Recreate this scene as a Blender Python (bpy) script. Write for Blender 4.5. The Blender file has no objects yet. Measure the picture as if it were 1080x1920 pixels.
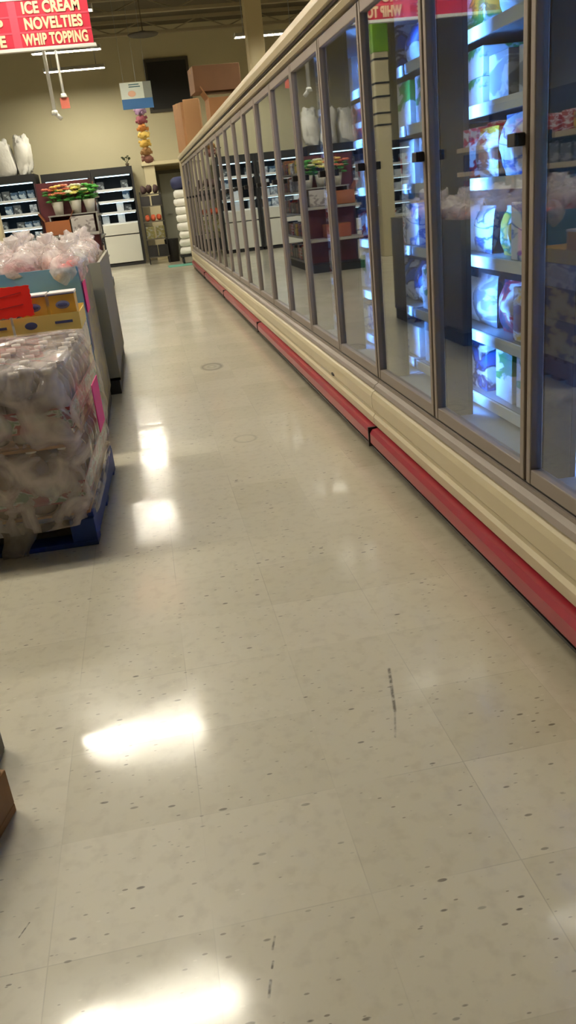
import bpy, bmesh, math, random
from mathutils import Vector, Matrix, noise
C = bpy.context.scene.collection
R = random.Random(7)
PI = math.pi
# ---------------------------------------------------------------- camera
M = [[0.97933, -0.175986, -0.099707], [-0.157023, -0.350745, -0.923213], [0.127501, 0.919786, -0.371129]]
cam_d = bpy.data.cameras.new('camera'); cam = bpy.data.objects.new('camera', cam_d); C.objects.link(cam)
cam_d.sensor_fit = 'VERTICAL'; cam_d.sensor_height = 36; cam_d.lens = 1500/1920*36
cam_d.clip_start = .05
rt, dn, fw = [Vector(r) for r in M]
m3 = Matrix((rt, -dn, -fw)).transposed()
cam.matrix_world = Matrix.Translation((0, 0, 1.26)) @ m3.to_4x4()
bpy.context.scene.camera = cam
# ---------------------------------------------------------------- light levels
LAMP = 190.0; LAMP_COL = (1, .93, .76)
LED = 115.0; LED_COL = (.12, .35, 1.0)
LED_FAR = 3.0
w = bpy.data.worlds.new('world'); bpy.context.scene.world = w; w.use_nodes = True
w.node_tree.nodes['Background'].inputs[0].default_value = (.9, .85, .7, 1)
w.node_tree.nodes['Background'].inputs[1].default_value = .05
vs = bpy.context.scene.view_settings
vs.view_transform = 'Standard'; vs.look = 'None'; vs.gamma = 1; vs.use_curve_mapping = False
vs.exposure = 0.0
# ---------------------------------------------------------------- materials
def rgb(r, g, b):
    f = lambda c: (c/255/12.92 if c/255 <= .04045 else ((c/255+.055)/1.055)**2.4)
    return (f(r), f(g), f(b), 1)
_m = {}
def mat(name, col, rough=.5, metal=0, emit=None, es=0, coat=0, nz=0, nscale=8, bump=0, bscale=30, spec=.5):
    if name in _m: return _m[name]
    m = bpy.data.materials.new(name); m.use_nodes = True; nt = m.node_tree; b = nt.nodes['Principled BSDF']
    b.inputs['Base Color'].default_value = col; b.inputs['Roughness'].default_value = rough; b.inputs['Metallic'].default_value = metal
    b.inputs['Coat Weight'].default_value = coat; b.inputs['Specular IOR Level'].default_value = spec
    if emit: b.inputs['Emission Color'].default_value = (*emit, 1); b.inputs['Emission Strength'].default_value = es
    tc = nt.nodes.new('ShaderNodeTexCoord')
    if nz:
        n = nt.nodes.new('ShaderNodeTexNoise'); n.inputs['Scale'].default_value = nscale; n.inputs['Detail'].default_value = 4
        nt.links.new(tc.outputs['Object'], n.inputs['Vector'])
        mx = nt.nodes.new('ShaderNodeMix'); mx.data_type = 'RGBA'
        mx.inputs[6].default_value = [c*(1-nz) for c in col[:3]]+[1]; mx.inputs[7].default_value = [min(1, c*(1+nz)) for c in col[:3]]+[1]
        nt.links.new(n.outputs[0], mx.inputs[0]); nt.links.new(mx.outputs[2], b.inputs['Base Color'])
    if bump:
        n = nt.nodes.new('ShaderNodeTexNoise'); n.inputs['Scale'].default_value = bscale; n.inputs['Detail'].default_value = 3
        nt.links.new(tc.outputs['Object'], n.inputs['Vector'])
        bp = nt.nodes.new('ShaderNodeBump'); bp.inputs['Strength'].default_value = bump; bp.inputs['Distance'].default_value = .02
        nt.links.new(n.outputs[0], bp.inputs['Height']); nt.links.new(bp.outputs[0], b.inputs['Normal'])
    _m[name] = m; return m
def pack(name, cols, seed, rough=.35, sc=9):
    """printed packaging: constant patches of the pack's own colours"""
    if name in _m: return _m[name]
    m = mat(name, cols[0], rough, coat=.3); nt = m.node_tree; b = nt.nodes['Principled BSDF']
    tc = nt.nodes.new('ShaderNodeTexCoord'); mp = nt.nodes.new('ShaderNodeMapping'); mp.inputs['Location'].default_value = (seed*3.1, seed*1.7, seed*.9)
    mp.inputs['Scale'].default_value = (1, .7, 1.6)
    n = nt.nodes.new('ShaderNodeTexNoise'); n.inputs['Scale'].default_value = sc; n.inputs['Detail'].default_value = 4; n.inputs['Distortion'].default_value = .6
    cr = nt.nodes.new('ShaderNodeValToRGB'); cr.color_ramp.interpolation = 'EASE'
    stops = [0, .43, .5, .57, .65][:len(cols)]
    e = cr.color_ramp.elements
    e[0].position = 0; e[0].color = cols[0]; e[1].position = stops[1] if len(cols) > 1 else 1; e[1].color = cols[1 % len(cols)]
    for s, c in list(zip(stops, cols))[2:]:
        q = e.new(s); q.color = c
    nt.links.new(tc.outputs['Object'], mp.inputs[0]); nt.links.new(mp.outputs[0], n.inputs['Vector'])
    nt.links.new(n.outputs[0], cr.inputs[0]); nt.links.new(cr.outputs[0], b.inputs['Base Color'])
    return m
def film(name, opac, col=(.9, .88, .88, 1), rough=.15, bump=.6, bscale=14):
    if name in _m: return _m[name]
    m = mat(name, col, rough, bump=bump, bscale=bscale, coat=.6); nt = m.node_tree; b = nt.nodes['Principled BSDF']
    t = nt.nodes.new('ShaderNodeBsdfTransparent'); mx = nt.nodes.new('ShaderNodeMixShader'); tc = nt.nodes.new('ShaderNodeTexCoord')
    n = nt.nodes.new('ShaderNodeTexNoise'); n.inputs['Scale'].default_value = 7; n.inputs['Detail'].default_value = 5; n.inputs['Distortion'].default_value = 1.2
    mr = nt.nodes.new('ShaderNodeMapRange'); mr.inputs[1].default_value = .35; mr.inputs[2].default_value = .68; mr.inputs[3].default_value = max(0, opac-.28); mr.inputs[4].default_value = min(1, opac+.28)
    nt.links.new(tc.outputs['Object'], n.inputs['Vector']); nt.links.new(n.outputs[0], mr.inputs[0])
    nt.links.new(mr.outputs[0], mx.inputs[0]); nt.links.new(t.outputs[0], mx.inputs[1]); nt.links.new(b.outputs[0], mx.inputs[2])
    nt.links.new(mx.outputs[0], nt.nodes['Material Output'].inputs[0]); return m
def glass_mat():
    m = bpy.data.materials.new('door_glass'); m.use_nodes = True; nt = m.node_tree
    for n in list(nt.nodes): nt.nodes.remove(n)
    o = nt.nodes.new('ShaderNodeOutputMaterial'); mx = nt.nodes.new('ShaderNodeMixShader')
    t = nt.nodes.new('ShaderNodeBsdfTransparent'); t.inputs[0].default_value = (.93, .96, .97, 1)
    g = nt.nodes.new('ShaderNodeBsdfGlossy'); g.inputs['Roughness'].default_value = .015; g.inputs[0].default_value = (.70, .72, .73, 1)
    def mth(op, a, b_=None):
        n = nt.nodes.new('ShaderNodeMath'); n.operation = op
        for i, v in enumerate((a, b_)):
            if v is None: continue
            if isinstance(v, (int, float)): n.inputs[i].default_value = v
            else: nt.links.new(v, n.inputs[i])
        return n.outputs[0]
    geo = nt.nodes.new('ShaderNodeNewGeometry'); dt = nt.nodes.new('ShaderNodeVectorMath'); dt.operation = 'DOT_PRODUCT'
    nt.links.new(geo.outputs['Normal'], dt.inputs[0]); nt.links.new(geo.outputs['Incoming'], dt.inputs[1])
    c = mth('ABSOLUTE', dt.outputs['Value'])
    # Fresnel reflectance of one face (Schlick), doubled for the second pane behind it
    F = mth('ADD', mth('MULTIPLY', mth('POWER', mth('SUBTRACT', 1, c), 5), .95), .05)
    RR = mth('SUBTRACT', 1, mth('POWER', mth('SUBTRACT', 1, F), 2.1))
    nt.links.new(RR, mx.inputs[0]); nt.links.new(t.outputs[0], mx.inputs[1]); nt.links.new(g.outputs[0], mx.inputs[2]); nt.links.new(mx.outputs[0], o.inputs[0])
    return m
GLASS = glass_mat()
CREAM = mat('cream_paint', rgb(196, 182, 150), .4, nz=.06, nscale=5)
ALU = mat('door_aluminium', rgb(138, 126, 117), .5, .1)
MULL = mat('mullion_grey', rgb(62, 60, 57), .6)
DARK = mat('black_trim', rgb(24, 23, 24), .5)
RED = mat('red_bumper', rgb(146, 22, 40), .35, nz=.1, nscale=3, coat=.2)
KICK = mat('kick_dark', rgb(52, 47, 42), .6)
INT = mat('freezer_liner', rgb(190, 196, 200), .5)
RAIL = mat('price_rail', rgb(225, 230, 232), .35)
WIRE = mat('shelf_grey', rgb(150, 155, 158), .4, .3)
LEDM = mat('led_strip', (1, 1, 1, 1), .5, emit=LED_COL, es=LED)
LEDF = mat('case_lamp', (1, 1, 1, 1), .5, emit=(.62, .9, 1.0), es=LED_FAR)
TUBE = mat('lamp_tube', (1, 1, 1, 1), .5, emit=LAMP_COL, es=LAMP)
WHITE = mat('white_enamel', rgb(215, 215, 208), .4)
CARD = mat('cardboard', rgb(160, 116, 76), .75, nz=.12, nscale=6)
CARD2 = mat('cardboard_dark', rgb(118, 84, 56), .75, nz=.12, nscale=6)
TAPE = mat('packing_tape', rgb(190, 150, 105), .25)
BLUEWOOD = mat('blue_painted_wood', rgb(18, 52, 120), .6, nz=.25, nscale=12)
WOOD = mat('raw_pallet_wood', rgb(150, 108, 62), .7, nz=.25, nscale=14)
# ---------------------------------------------------------------- mesh helpers
def box(bm, x0, x1, y0, y1, z0, z1, b=0, mi=0, mtx=None):
    vs_ = [bm.verts.new(p) for p in ((x0,y0,z0),(x1,y0,z0),(x1,y1,z0),(x0,y1,z0),(x0,y0,z1),(x1,y0,z1),(x1,y1,z1),(x0,y1,z1))]
    fs = [bm.faces.new([vs_[i] for i in q]) for q in ((3,2,1,0),(4,5,6,7),(0,1,5,4),(1,2,6,5),(2,3,7,6),(3,0,4,7))]
    for f in fs: f.material_index = mi
    if mtx is not None: bmesh.ops.transform(bm, matrix=mtx, verts=vs_)
    if b:
        es = set(e for f in fs for e in f.edges)
        bmesh.ops.bevel(bm, geom=list(es), offset=b, segments=2, affect='EDGES', profile=.5, material=-1)
def cyl(bm, p0, p1, r0, r1=None, n=12, mi=0):
    r1 = r0 if r1 is None else r1
    p0 = Vector(p0); p1 = Vector(p1); d = (p1-p0).normalized()
    a = d.orthogonal().normalized(); c = d.cross(a)
    rings = []
    for p, r in ((p0, r0), (p1, r1)):
        rings.append([bm.verts.new(p+(a*math.cos(t)+c*math.sin(t))*r) for t in [2*PI*i/n for i in range(n)]])
    for i in range(n):
        f = bm.faces.new((rings[0][i], rings[0][(i+1) % n], rings[1][(i+1) % n], rings[1][i])); f.material_index = mi; f.smooth = True
    for rg in (rings[0][::-1], rings[1]): bm.faces.new(rg).material_index = mi
def lathe(bm, prof, c=(0, 0, 0), n=14, mi=0, mis=None):
    rings = [[bm.verts.new((c[0]+r*math.cos(2*PI*i/n), c[1]+r*math.sin(2*PI*i/n), c[2]+z)) for i in range(n)] for r, z in prof]
    for k in range(len(rings)-1):
        for i in range(n):
            f = bm.faces.new((rings[k][i], rings[k][(i+1) % n], rings[k+1][(i+1) % n], rings[k+1][i])); f.smooth = True
            f.material_index = mis[k] if mis else mi
    bm.faces.new(rings[0][::-1]).material_index = mis[0] if mis else mi; bm.faces.new(rings[-1]).material_index = mis[-1] if mis else mi
def extrude_yz(bm, prof, y0, y1, mi=0, bev=0):
    """prof: list of (x,z), extruded along y"""
    a = [bm.verts.new((x, y0, z)) for x, z in prof]; b = [bm.verts.new((x, y1, z)) for x, z in prof]
    n = len(prof)
    for i in range(n): bm.faces.new((a[i], a[(i+1) % n], b[(i+1) % n], b[i])).material_index = mi
    bm.faces.new(a[::-1]).material_index = mi; bm.faces.new(b).material_index = mi
    bmesh.ops.recalc_face_normals(bm, faces=bm.faces[:])
def blob(bm, c, r, seed=0, amp=.2, fr=6, n=10, mi=0, sq=1.0):
    """lumpy closed body"""
    rings = []; c = Vector(c); rx, ry, rz = r
    for j in range(1, n):
        ph = PI*j/n; ring = []
        for i in range(2*n):
            t = PI*i/n
            cs = lambda v: math.copysign(abs(v)**sq, v)
            d = Vector((cs(math.cos(t))*math.sin(ph)**sq, cs(math.sin(t))*math.sin(ph)**sq, cs(math.cos(ph))))
            p = Vector((d.x*rx, d.y*ry, d.z*rz)); k = 1+amp*noise.noise(p*fr/ max(rx, .01)*.1*10*.1+Vector((seed*7.3, seed*3.1, 0)))+amp*.5*noise.noise(p*40+Vector((seed, 0, 0)))
            ring.append(bm.verts.new(c+p*k))
        rings.append(ring)
    top = bm.verts.new(c+Vector((0, 0, rz))); bot = bm.verts.new(c-Vector((0, 0, rz))); m = 2*n
    for i in range(m):
        f = bm.faces.new((top, rings[0][i], rings[0][(i+1) % m])); f.smooth = True; f.material_index = mi
        f = bm.faces.new((bot, rings[-1][(i+1) % m], rings[-1][i])); f.smooth = True; f.material_index = mi
        for k in range(len(rings)-1):
            f = bm.faces.new((rings[k][i], rings[k+1][i], rings[k+1][(i+1) % m], rings[k][(i+1) % m])); f.smooth = True; f.material_index = mi
def pillow(bm, wy, hz, dx, seed=0, mi=0, nu=9, nv=11):
    """frozen-food pouch standing on z=0, faces -x/+x, crimped seals top and bottom"""
    sides = []
    for s in (-1, 1):
        g = []
        for j in range(nv+1):
            v = j/nv; row = []
            for i in range(nu+1):
                u = i/nu
                prof = (max(0, 1-(2*u-1)**4))**.6*(max(0, math.sin(PI*min(1, max(0, (v-.04)/.90)))))**.55
                d = dx/2*prof*(1+.25*noise.noise(Vector((u*3+seed, v*4, s*2))))
                narrow = 1-.06*math.sin(PI*v)
                row.append(bm.verts.new((s*max(d, .002), (u-.5)*wy*narrow, v*hz)))
            g.append(row)
        sides.append(g)
        for j in range(nv):
            for i in range(nu):
                q = (g[j][i], g[j][i+1], g[j+1][i+1], g[j+1][i])
                f = bm.faces.new(q if s > 0 else q[::-1]); f.smooth = True; f.material_index = mi
    bmesh.ops.remove_doubles(bm, verts=bm.verts[:], dist=.0005)
def mk(bm, name, mats):
    me = bpy.data.meshes.new(name); bm.to_mesh(me); bm.free()
    for m in (mats if isinstance(mats, (list, tuple)) else [mats]): me.materials.append(m)
    return me
def link(name, me, parent=None, loc=(0, 0, 0), rot=(0, 0, 0)):
    o = bpy.data.objects.new(name, me); C.objects.link(o); o.location = loc; o.rotation_euler = rot
    if parent: o.parent = parent
    return o
def obj(name, bm, mats, parent=None, loc=(0, 0, 0), rot=(0, 0, 0)): return link(name, mk(bm, name, mats), parent, loc, rot)
def tag(o, label, cat, group=None):
    o['label'] = label; o['category'] = cat
    if group: o['group'] = group
    return o
def thing(name, label, cat, loc=(0, 0, 0), rz=0, group=None):
    return tag(link(name, None, None, loc, (0, 0, rz)), label, cat, group)
def struct(name, bm, m, parent=None):
    o = obj(name, bm, m, parent)
    if not parent: o['kind'] = 'structure'
    return o
def dup(root, loc, rz=None, label=None, group=None):
    r = root.copy(); C.objects.link(r); r.location = loc
    if rz is not None: r.rotation_euler = (0, 0, rz)
    if label: r['label'] = label
    if group: r['group'] = group
    for ch in list(root.children):
        c = ch.copy(); C.objects.link(c); c.parent = r
        for g in ch.children:
            d = g.copy(); C.objects.link(d); d.parent = c
    return r
def B(): return bmesh.new()
def bx(*a, **k):
    bm = B(); box(bm, *a, **k); return bm
def text_mesh(body, size, mname, m, bold=.012, align='CENTER', sx=1, extr=.002):
    cu = bpy.data.curves.new(mname, 'FONT'); cu.body = body; cu.size = size; cu.offset = bold*size*1.2; cu.extrude = extr; cu.align_x = align; cu.align_y = 'CENTER'
    cu.space_character = 1.05
    o = bpy.data.objects.new('tmp', cu); C.objects.link(o)
    bpy.context.view_layer.update()
    me = bpy.data.meshes.new_from_object(o); bpy.data.objects.remove(o)
    for v in me.vertices: v.co = Vector((v.co.x*sx, -v.co.z, v.co.y))       # stand it up, facing -y
    me.materials.clear(); me.materials.append(m); return me
ORD = ['first', 'second', 'third', 'fourth', 'fifth', 'sixth', 'seventh', 'eighth', 'ninth', 'tenth', 'eleventh', 'twelfth', 'thirteenth', 'fourteenth', 'fifteenth', 'sixteenth', 'seventeenth', 'eighteenth', 'nineteenth', 'twentieth', 'twenty-first', 'twenty-second', 'twenty-third', 'twenty-fourth']
# ---------------------------------------------------------------- floor
def floor_mat():
    m = bpy.data.materials.new('vinyl_floor_tiles'); m.use_nodes = True; nt = m.node_tree; N = nt.nodes; L = nt.links
    b = N['Principled BSDF']; tc = N.new('ShaderNodeTexCoord'); P = tc.outputs['Object']
    def math_(op, a, bb=None, c=None):
        n = N.new('ShaderNodeMath'); n.operation = op
        for i, v in enumerate((a, bb, c)):
            if v is None: continue
            if isinstance(v, (int, float)): n.inputs[i].default_value = v
            else: L.new(v, n.inputs[i])
        return n.outputs[0]
    def mix(f, a, c):
        n = N.new('ShaderNodeMix'); n.data_type = 'RGBA'
        if isinstance(f, (int, float)): n.inputs[0].default_value = f
        else: L.new(f, n.inputs[0])
        for i, v in ((6, a), (7, c)):
            if isinstance(v, tuple): n.inputs[i].default_value = v
            else: L.new(v, n.inputs[i])
        return n.outputs[2]
    def rng(v, a, c, d=0., e=1.):
        n = N.new('ShaderNodeMapRange'); L.new(v, n.inputs[0])
        for i, q in enumerate((a, c, d, e)): n.inputs[i+1].default_value = q
        return n.outputs[0]
    def noise_(sc, det=2, dist=0, vec=P):
        n = N.new('ShaderNodeTexNoise'); n.inputs['Scale'].default_value = sc; n.inputs['Detail'].default_value = det; n.inputs['Distortion'].default_value = dist; L.new(vec, n.inputs['Vector']); return n.outputs[0]
    sep = N.new('ShaderNodeSeparateXYZ'); L.new(P, sep.inputs[0]); X, Y = sep.outputs[0], sep.outputs[1]
    ux = math_('DIVIDE', math_('SUBTRACT', X, .542-3.048*4), .3048); uy = math_('DIVIDE', math_('SUBTRACT', Y, .824-3.02*4), .302)
    # tile tint per cell
    cmb = N.new('ShaderNodeCombineXYZ'); L.new(math_('FLOOR', ux), cmb.inputs[0]); L.new(math_('FLOOR', uy), cmb.inputs[1])
    wn = N.new('ShaderNodeTexWhiteNoise'); wn.noise_dimensions = '2D'; L.new(cmb.outputs[0], wn.inputs['Vector'])
    base = mix(wn.outputs[0], rgb(204, 196, 172), rgb(216, 208, 186))
    base = mix(rng(noise_(1.3, 4, .4), .35, .75, 0, .35), base, rgb(188, 176, 148))
    # mottling
    base = mix(rng(noise_(26, 3), .5, .7, 0, .16), base, rgb(142, 126, 100))
    # seams
    fx = math_('ABSOLUTE', math_('SUBTRACT', math_('FRACT', ux), .5)); fy = math_('ABSOLUTE', math_('SUBTRACT', math_('FRACT', uy), .5))
    seam = math_('MAXIMUM', fx, fy)
    sm = rng(seam, .4945, .4985, 0, 1)
    sm = math_('MULTIPLY', sm, rng(noise_(2.3, 3, 0), .42, .62, .0, .30))
    base = mix(sm, base, rgb(70, 56, 38))
    # flecks
    def flecks(sc, th, rot, strength, col, stretch=2.6):
        nonlocal base
        mp = N.new('ShaderNodeMapping'); mp.inputs['Rotation'].default_value = (0, 0, rot); mp.inputs['Scale'].default_value = (1, stretch, 1); L.new(P, mp.inputs[0])
        v = N.new('ShaderNodeTexVoronoi'); v.inputs['Scale'].default_value = sc; v.inputs['Randomness'].default_value = 1; L.new(mp.outputs[0], v.inputs['Vector'])
        sp = N.new('ShaderNodeSeparateColor'); L.new(v.outputs['Color'], sp.inputs[0])
        pick = rng(sp.outputs[0], .42, .46, 0, 1); lim = math_('MULTIPLY', sp.outputs[1], th)
        inside = rng(math_('SUBTRACT', lim, v.outputs['Distance']), 0, th*.25, 0, 1)
        dens = rng(noise_(3.2, 2), .36, .6, .15, 1)
        base = mix(math_('MULTIPLY', math_('MULTIPLY', inside, pick), math_('MULTIPLY', dens, strength)), base, col)
    flecks(19, .22, .5, .85, rgb(64, 50, 38)); flecks(34, .24, -.5, .7, rgb(92, 76, 58)); flecks(24, .16, 1.2, .5, rgb(228, 220, 200))
    # scuffs: short dark strokes (x0,y0,x1,y1,width,strength)
    def seg(x0, y0, x1, y1, wd, st):
        nonlocal base
        dx, dy = x1-x0, y1-y0; l2 = dx*dx+dy*dy
        px = math_('SUBTRACT', X, x0); py = math_('SUBTRACT', Y, y0)
        t = N.new('ShaderNodeClamp'); L.new(math_('DIVIDE', math_('ADD', math_('MULTIPLY', px, dx), math_('MULTIPLY', py, dy)), l2), t.inputs[0]); t = t.outputs[0]
        ex = math_('SUBTRACT', px, math_('MULTIPLY', t, dx)); ey = math_('SUBTRACT', py, math_('MULTIPLY', t, dy))
        d = math_('SQRT', math_('ADD', math_('MULTIPLY', ex, ex), math_('MULTIPLY', ey, ey)))
        base = mix(math_('MULTIPLY', rng(d, wd*.3, wd, st, 0), rng(noise_(60, 2), .35, .55, .3, 1)), base, rgb(74, 62, 46))
    seg(.492, 1.85, .45, 1.66, .006, .8); seg(.45, 1.66, .42, 1.56, .004, .45)
    seg(.041, 1.08, .033, 1.055, .003, .9); seg(.03, 1.03, .026, 1.018, .003, .9); seg(.02, .995, .012, .965, .0035, .9)
    seg(-.434, 1.205, -.418, 1.235, .002, .9)
    def ring(cx, cy, rx, ry, wd, st):
        nonlocal base
        ex = math_('DIVIDE', math_('SUBTRACT', X, cx), rx); ey = math_('DIVIDE', math_('SUBTRACT', Y, cy), ry)
        d = math_('ABSOLUTE', math_('SUBTRACT', math_('SQRT', math_('ADD', math_('MULTIPLY', ex, ex), math_('MULTIPLY', ey, ey))), 1))
        base = mix(rng(d, 0, wd, st, 0), base, rgb(72, 62, 46))
    ring(.408, 6.5, .075, .13, .35, .6); ring(.408, 6.5, .03, .05, 1., .35); ring(.402, 4.31, .06, .07, .22, .3)
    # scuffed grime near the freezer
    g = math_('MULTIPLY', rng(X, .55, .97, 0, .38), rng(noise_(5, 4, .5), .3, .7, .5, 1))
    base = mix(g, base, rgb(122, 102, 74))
    L.new(base, b.inputs['Base Color'])
    b.inputs['Roughness'].default_value = .42
    b.inputs['Coat Weight'].default_value = .75; b.inputs['Coat IOR'].default_value = 1.5
    L.new(rng(noise_(4, 4), .3, .7, .07, .17), b.inputs['Coat Roughness'])
    bp = N.new('ShaderNodeBump'); bp.inputs['Strength'].default_value = .1; bp.inputs['Distance'].default_value = .02; L.new(noise_(3.1, 2), bp.inputs['Height']); L.new(bp.outputs[0], b.inputs['Coat Normal'])
    return m
X0, X1, Y0, Y1, ZC = -8.0, 7.0, -5.0, 21.0, 5.0
struct('floor', bx(X0, X1, Y0, Y1+1.2, -.1, 0), floor_mat())
CEIL = mat('ceiling_paint', rgb(86, 79, 64), .8, nz=.06, nscale=2)
WALL = mat('pale_yellow_wall', rgb(192, 184, 152), .75, nz=.04, nscale=1.5)
struct('ceiling', bx(X0, X1, Y0, Y1+1.2, ZC, ZC+.1), CEIL)
bm = B(); box(bm, X0, .58, Y1, Y1+.12, 0, ZC); box(bm, .58, 2.4, Y1, Y1+.12, 2.12, ZC); box(bm, 2.4, X1, Y1, Y1+.12, 0, ZC)
struct('wall_far', bm, WALL)
bm = B(); box(bm, .46, .58, Y1+.12, Y1+.9, 0, 2.24); box(bm, 2.4, 2.52, Y1+.12, Y1+.9, 0, 2.24); box(bm, .46, 2.52, Y1+.9, Y1+1.0, 0, 2.24); box(bm, .46, 2.52, Y1+.12, Y1+.9, 2.12, 2.24)
struct('wall_alcove', bm, mat('alcove_paint', rgb(176, 166, 132), .8))
struct('wall_left', bx(X0-.1, X0, Y0, Y1+.1, 0, ZC), WALL)
struct('wall_right', bx(X1, X1+.1, Y0, Y1+.1, 0, ZC), WALL)
struct('wall_back', bx(X0, X1, Y0-.1, Y0, 0, ZC), WALL)
# pilaster and ledge round the alcove
struct('trim_1', bx(.34, .60, Y1-.28, Y1, 0, 2.3, b=.01), mat('cream_trim', rgb(216, 204, 166), .6))
struct('trim_2', bx(.30, 2.5, Y1-.34, Y1, 2.12, 2.2, b=.01), mat('cream_trim', rgb(216, 204, 166), .6))
# grey door in the alcove
d = struct('door_1', bx(.70, 1.62, Y1+.84, Y1+.90, .01, 1.95, b=.004), mat('grey_door', rgb(150, 152, 140), .5))
f = bm = B(); box(bm, .62, .70, Y1+.82, Y1+.9, 0, 2.03); box(bm, 1.62, 1.70, Y1+.82, Y1+.9, 0, 2.03); box(bm, .70, 1.62, Y1+.82, Y1+.9, 1.95, 2.03)
obj('door_frame', bm, mat('door_frame_grey', rgb(90, 88, 76), .5), d)
bm = B(); cyl(bm, (.80, Y1+.84, 1.0), (.80, Y1+.78, 1.0), .012); cyl(bm, (.80, Y1+.785, 1.0), (.92, Y1+.785, 1.0), .011)
obj('door_handle', bm, mat('steel', rgb(160, 160, 158), .3, .9), d)
# dark upper window
d = struct('window_1', bx(.76, 1.66, Y1-.03, Y1, 3.30, 4.28), mat('dark_pane', rgb(10, 9, 8), .5))
bm = B()
for a in ((.70, .76, 3.24, 4.34), (1.66, 1.72, 3.24, 4.34), (.76, 1.66, 3.24, 3.30), (.76, 1.66, 4.28, 4.34)): box(bm, a[0], a[1], Y1-.05, Y1, a[2], a[3])
obj('window_frame', bm, mat('window_frame_brown', rgb(60, 54, 44), .6), d)
# ceiling joists
JO = mat('joist_paint', rgb(150, 140, 116), .7)
for i in range(9):
    y = 3.4+i*2.1
    bm = B(); box(bm, X0, X1, y-.05, y+.05, ZC-.30, ZC-.24, b=.004); box(bm, X0, X1, y-.05, y+.05, ZC-.06, ZC)
    n = 24
    for k in range(n):
        xa = X0+(X1-X0)*k/n; xb = X0+(X1-X0)*(k+1)/n; za, zb = (ZC-.26, ZC-.04) if k % 2 else (ZC-.04, ZC-.26)
        cyl(bm, (xa, y, za), (xb, y, zb), .012, n=6)
    struct('trim_%d' % (i+3), bm, JO)
# columns
COLM = mat('column_cream', rgb(206, 194, 156), .6)
bm = B(); box(bm, 2.42, 2.72, 16.1, 16.4, 0, ZC, b=.01)
o = struct('column', bm, COLM); o['label'] = 'cream square column rising behind the freezer row'; o['category'] = 'column'; del o['kind']
bm = B(); box(bm, -2.42, -2.18, 14.4, 14.62, 0, ZC, b=.01)
t = thing('column', 'column with green upper part and black bands, seen mirrored in the doors', 'column', (0, 0, 0))
obj('column_shaft', bm, COLM, t)
bm = B(); box(bm, -2.43, -2.17, 14.39, 14.63, 3.2, 4.9, b=.01); obj('green_panel', bm, mat('lime_green', rgb(120, 170, 30), .5), t)
bm = B()
for z in (3.1, 2.75, 2.55, 2.3, 2.12): box(bm, -2.425, -2.175, 14.395, 14.625, z-.015, z+.015)
obj('black_band', bm, DARK, t)
# ---------------------------------------------------------------- ceiling lights
def make_light():
    t = thing('ceiling_light', '', 'ceiling light', (0, 0, 0))
    bm = B(); extrude_yz_ = [(-.10, .0), (-.05, .07), (.05, .07), (.10, .0), (.085, .0), (.04, .055), (-.04, .055), (-.085, .0)]
    prof = extrude_yz_; a = [bm.verts.new((-.62, y, z)) for y, z in prof]; b_ = [bm.verts.new((.62, y, z)) for y, z in prof]; n = len(prof)
    for i in range(n): bm.faces.new((a[i], a[(i+1) % n], b_[(i+1) % n], b_[i]))
    bmesh.ops.recalc_face_normals(bm, faces=bm.faces[:])
    box(bm, -.63, -.615, -.10, .10, 0, .07); box(bm, .615, .63, -.10, .10, 0, .07)
    obj('reflector', bm, WHITE, t)
    for y in (-.035, .035):
        bm = B(); cyl(bm, (-.60, y, .028), (.60, y, .028), .019, n=10); obj('lamp_tube', bm, TUBE, t)
    for x in (-.45, .45):
        bm = B(); cyl(bm, (x, 0, .07), (x, 0, 1.0), .006, n=6); obj('hanger_rod', bm, WIRE, t)
    return t
L0 = make_light(); first = True
rows = [.8, 4.1, 7.4, 10.7, 13.95, 17.1, 19.25]
cols = [(-.78, 'above the left of the aisle'), (2.95, 'beyond the freezer row'), (-4.6, 'over the left shelves'), (-2.85, 'left as added floor fill')]  # last entry is an unseen lamp added to brighten the left floor
for cx, w_ in cols:
    for i, y in enumerate(rows):
        if i == 0 or (i > 4 and cx < -2) or (i == 6 and cx > 1) or (i > 1 and cx == -2.85): continue
        lab = 'white fluorescent strip light hung %s, %s row from the camera' % (w_, ORD[i-1])
        if first: L0.location = (cx, y, 4.0); L0['label'] = lab; L0['group'] = 'ceiling strip lights'; first = False
        else: dup(L0, (cx, y, 4.0), None, lab, 'ceiling strip lights')
# ---------------------------------------------------------------- freezer row
P = .77; YS = .54; XD = 1.02; ZB = .40; ZT = 1.93
SH = [.46, .70, .97, 1.23, 1.46, 1.69]
def door_part(parent, k, y0):
    """one glass door, hinge at the near side, local coordinates of the cabinet"""
    dm = B(); ya, yb = y0+.008, y0+P-.008; fr = .026
    box(dm, XD-.022, XD+.016, ya, ya+fr, ZB, ZT, b=.004); box(dm, XD-.022, XD+.016, yb-fr, yb, ZB, ZT, b=.004)
    box(dm, XD-.020, XD+.016, ya+fr, yb-fr, ZB, ZB+.045, b=.003); box(dm, XD-.020, XD+.016, ya+fr, yb-fr, ZT-.045, ZT, b=.003)
    dr = obj('door', dm, ALU, parent)
    gm = B(); box(gm, XD-.004, XD+.000, ya+fr-.004, yb-fr+.004, ZB+.04, ZT-.04)
    obj('glass_pane', gm, GLASS, dr)
    hm = B(); box(hm, XD-.052, XD-.022, ya+.006, ya+.022, 1.305, 1.337, b=.003); box(hm, XD-.055, XD-.045, ya-.002, ya+.045, 1.305, 1.337, b=.003)
    obj('door_handle', hm, DARK, dr)
    return dr
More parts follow.
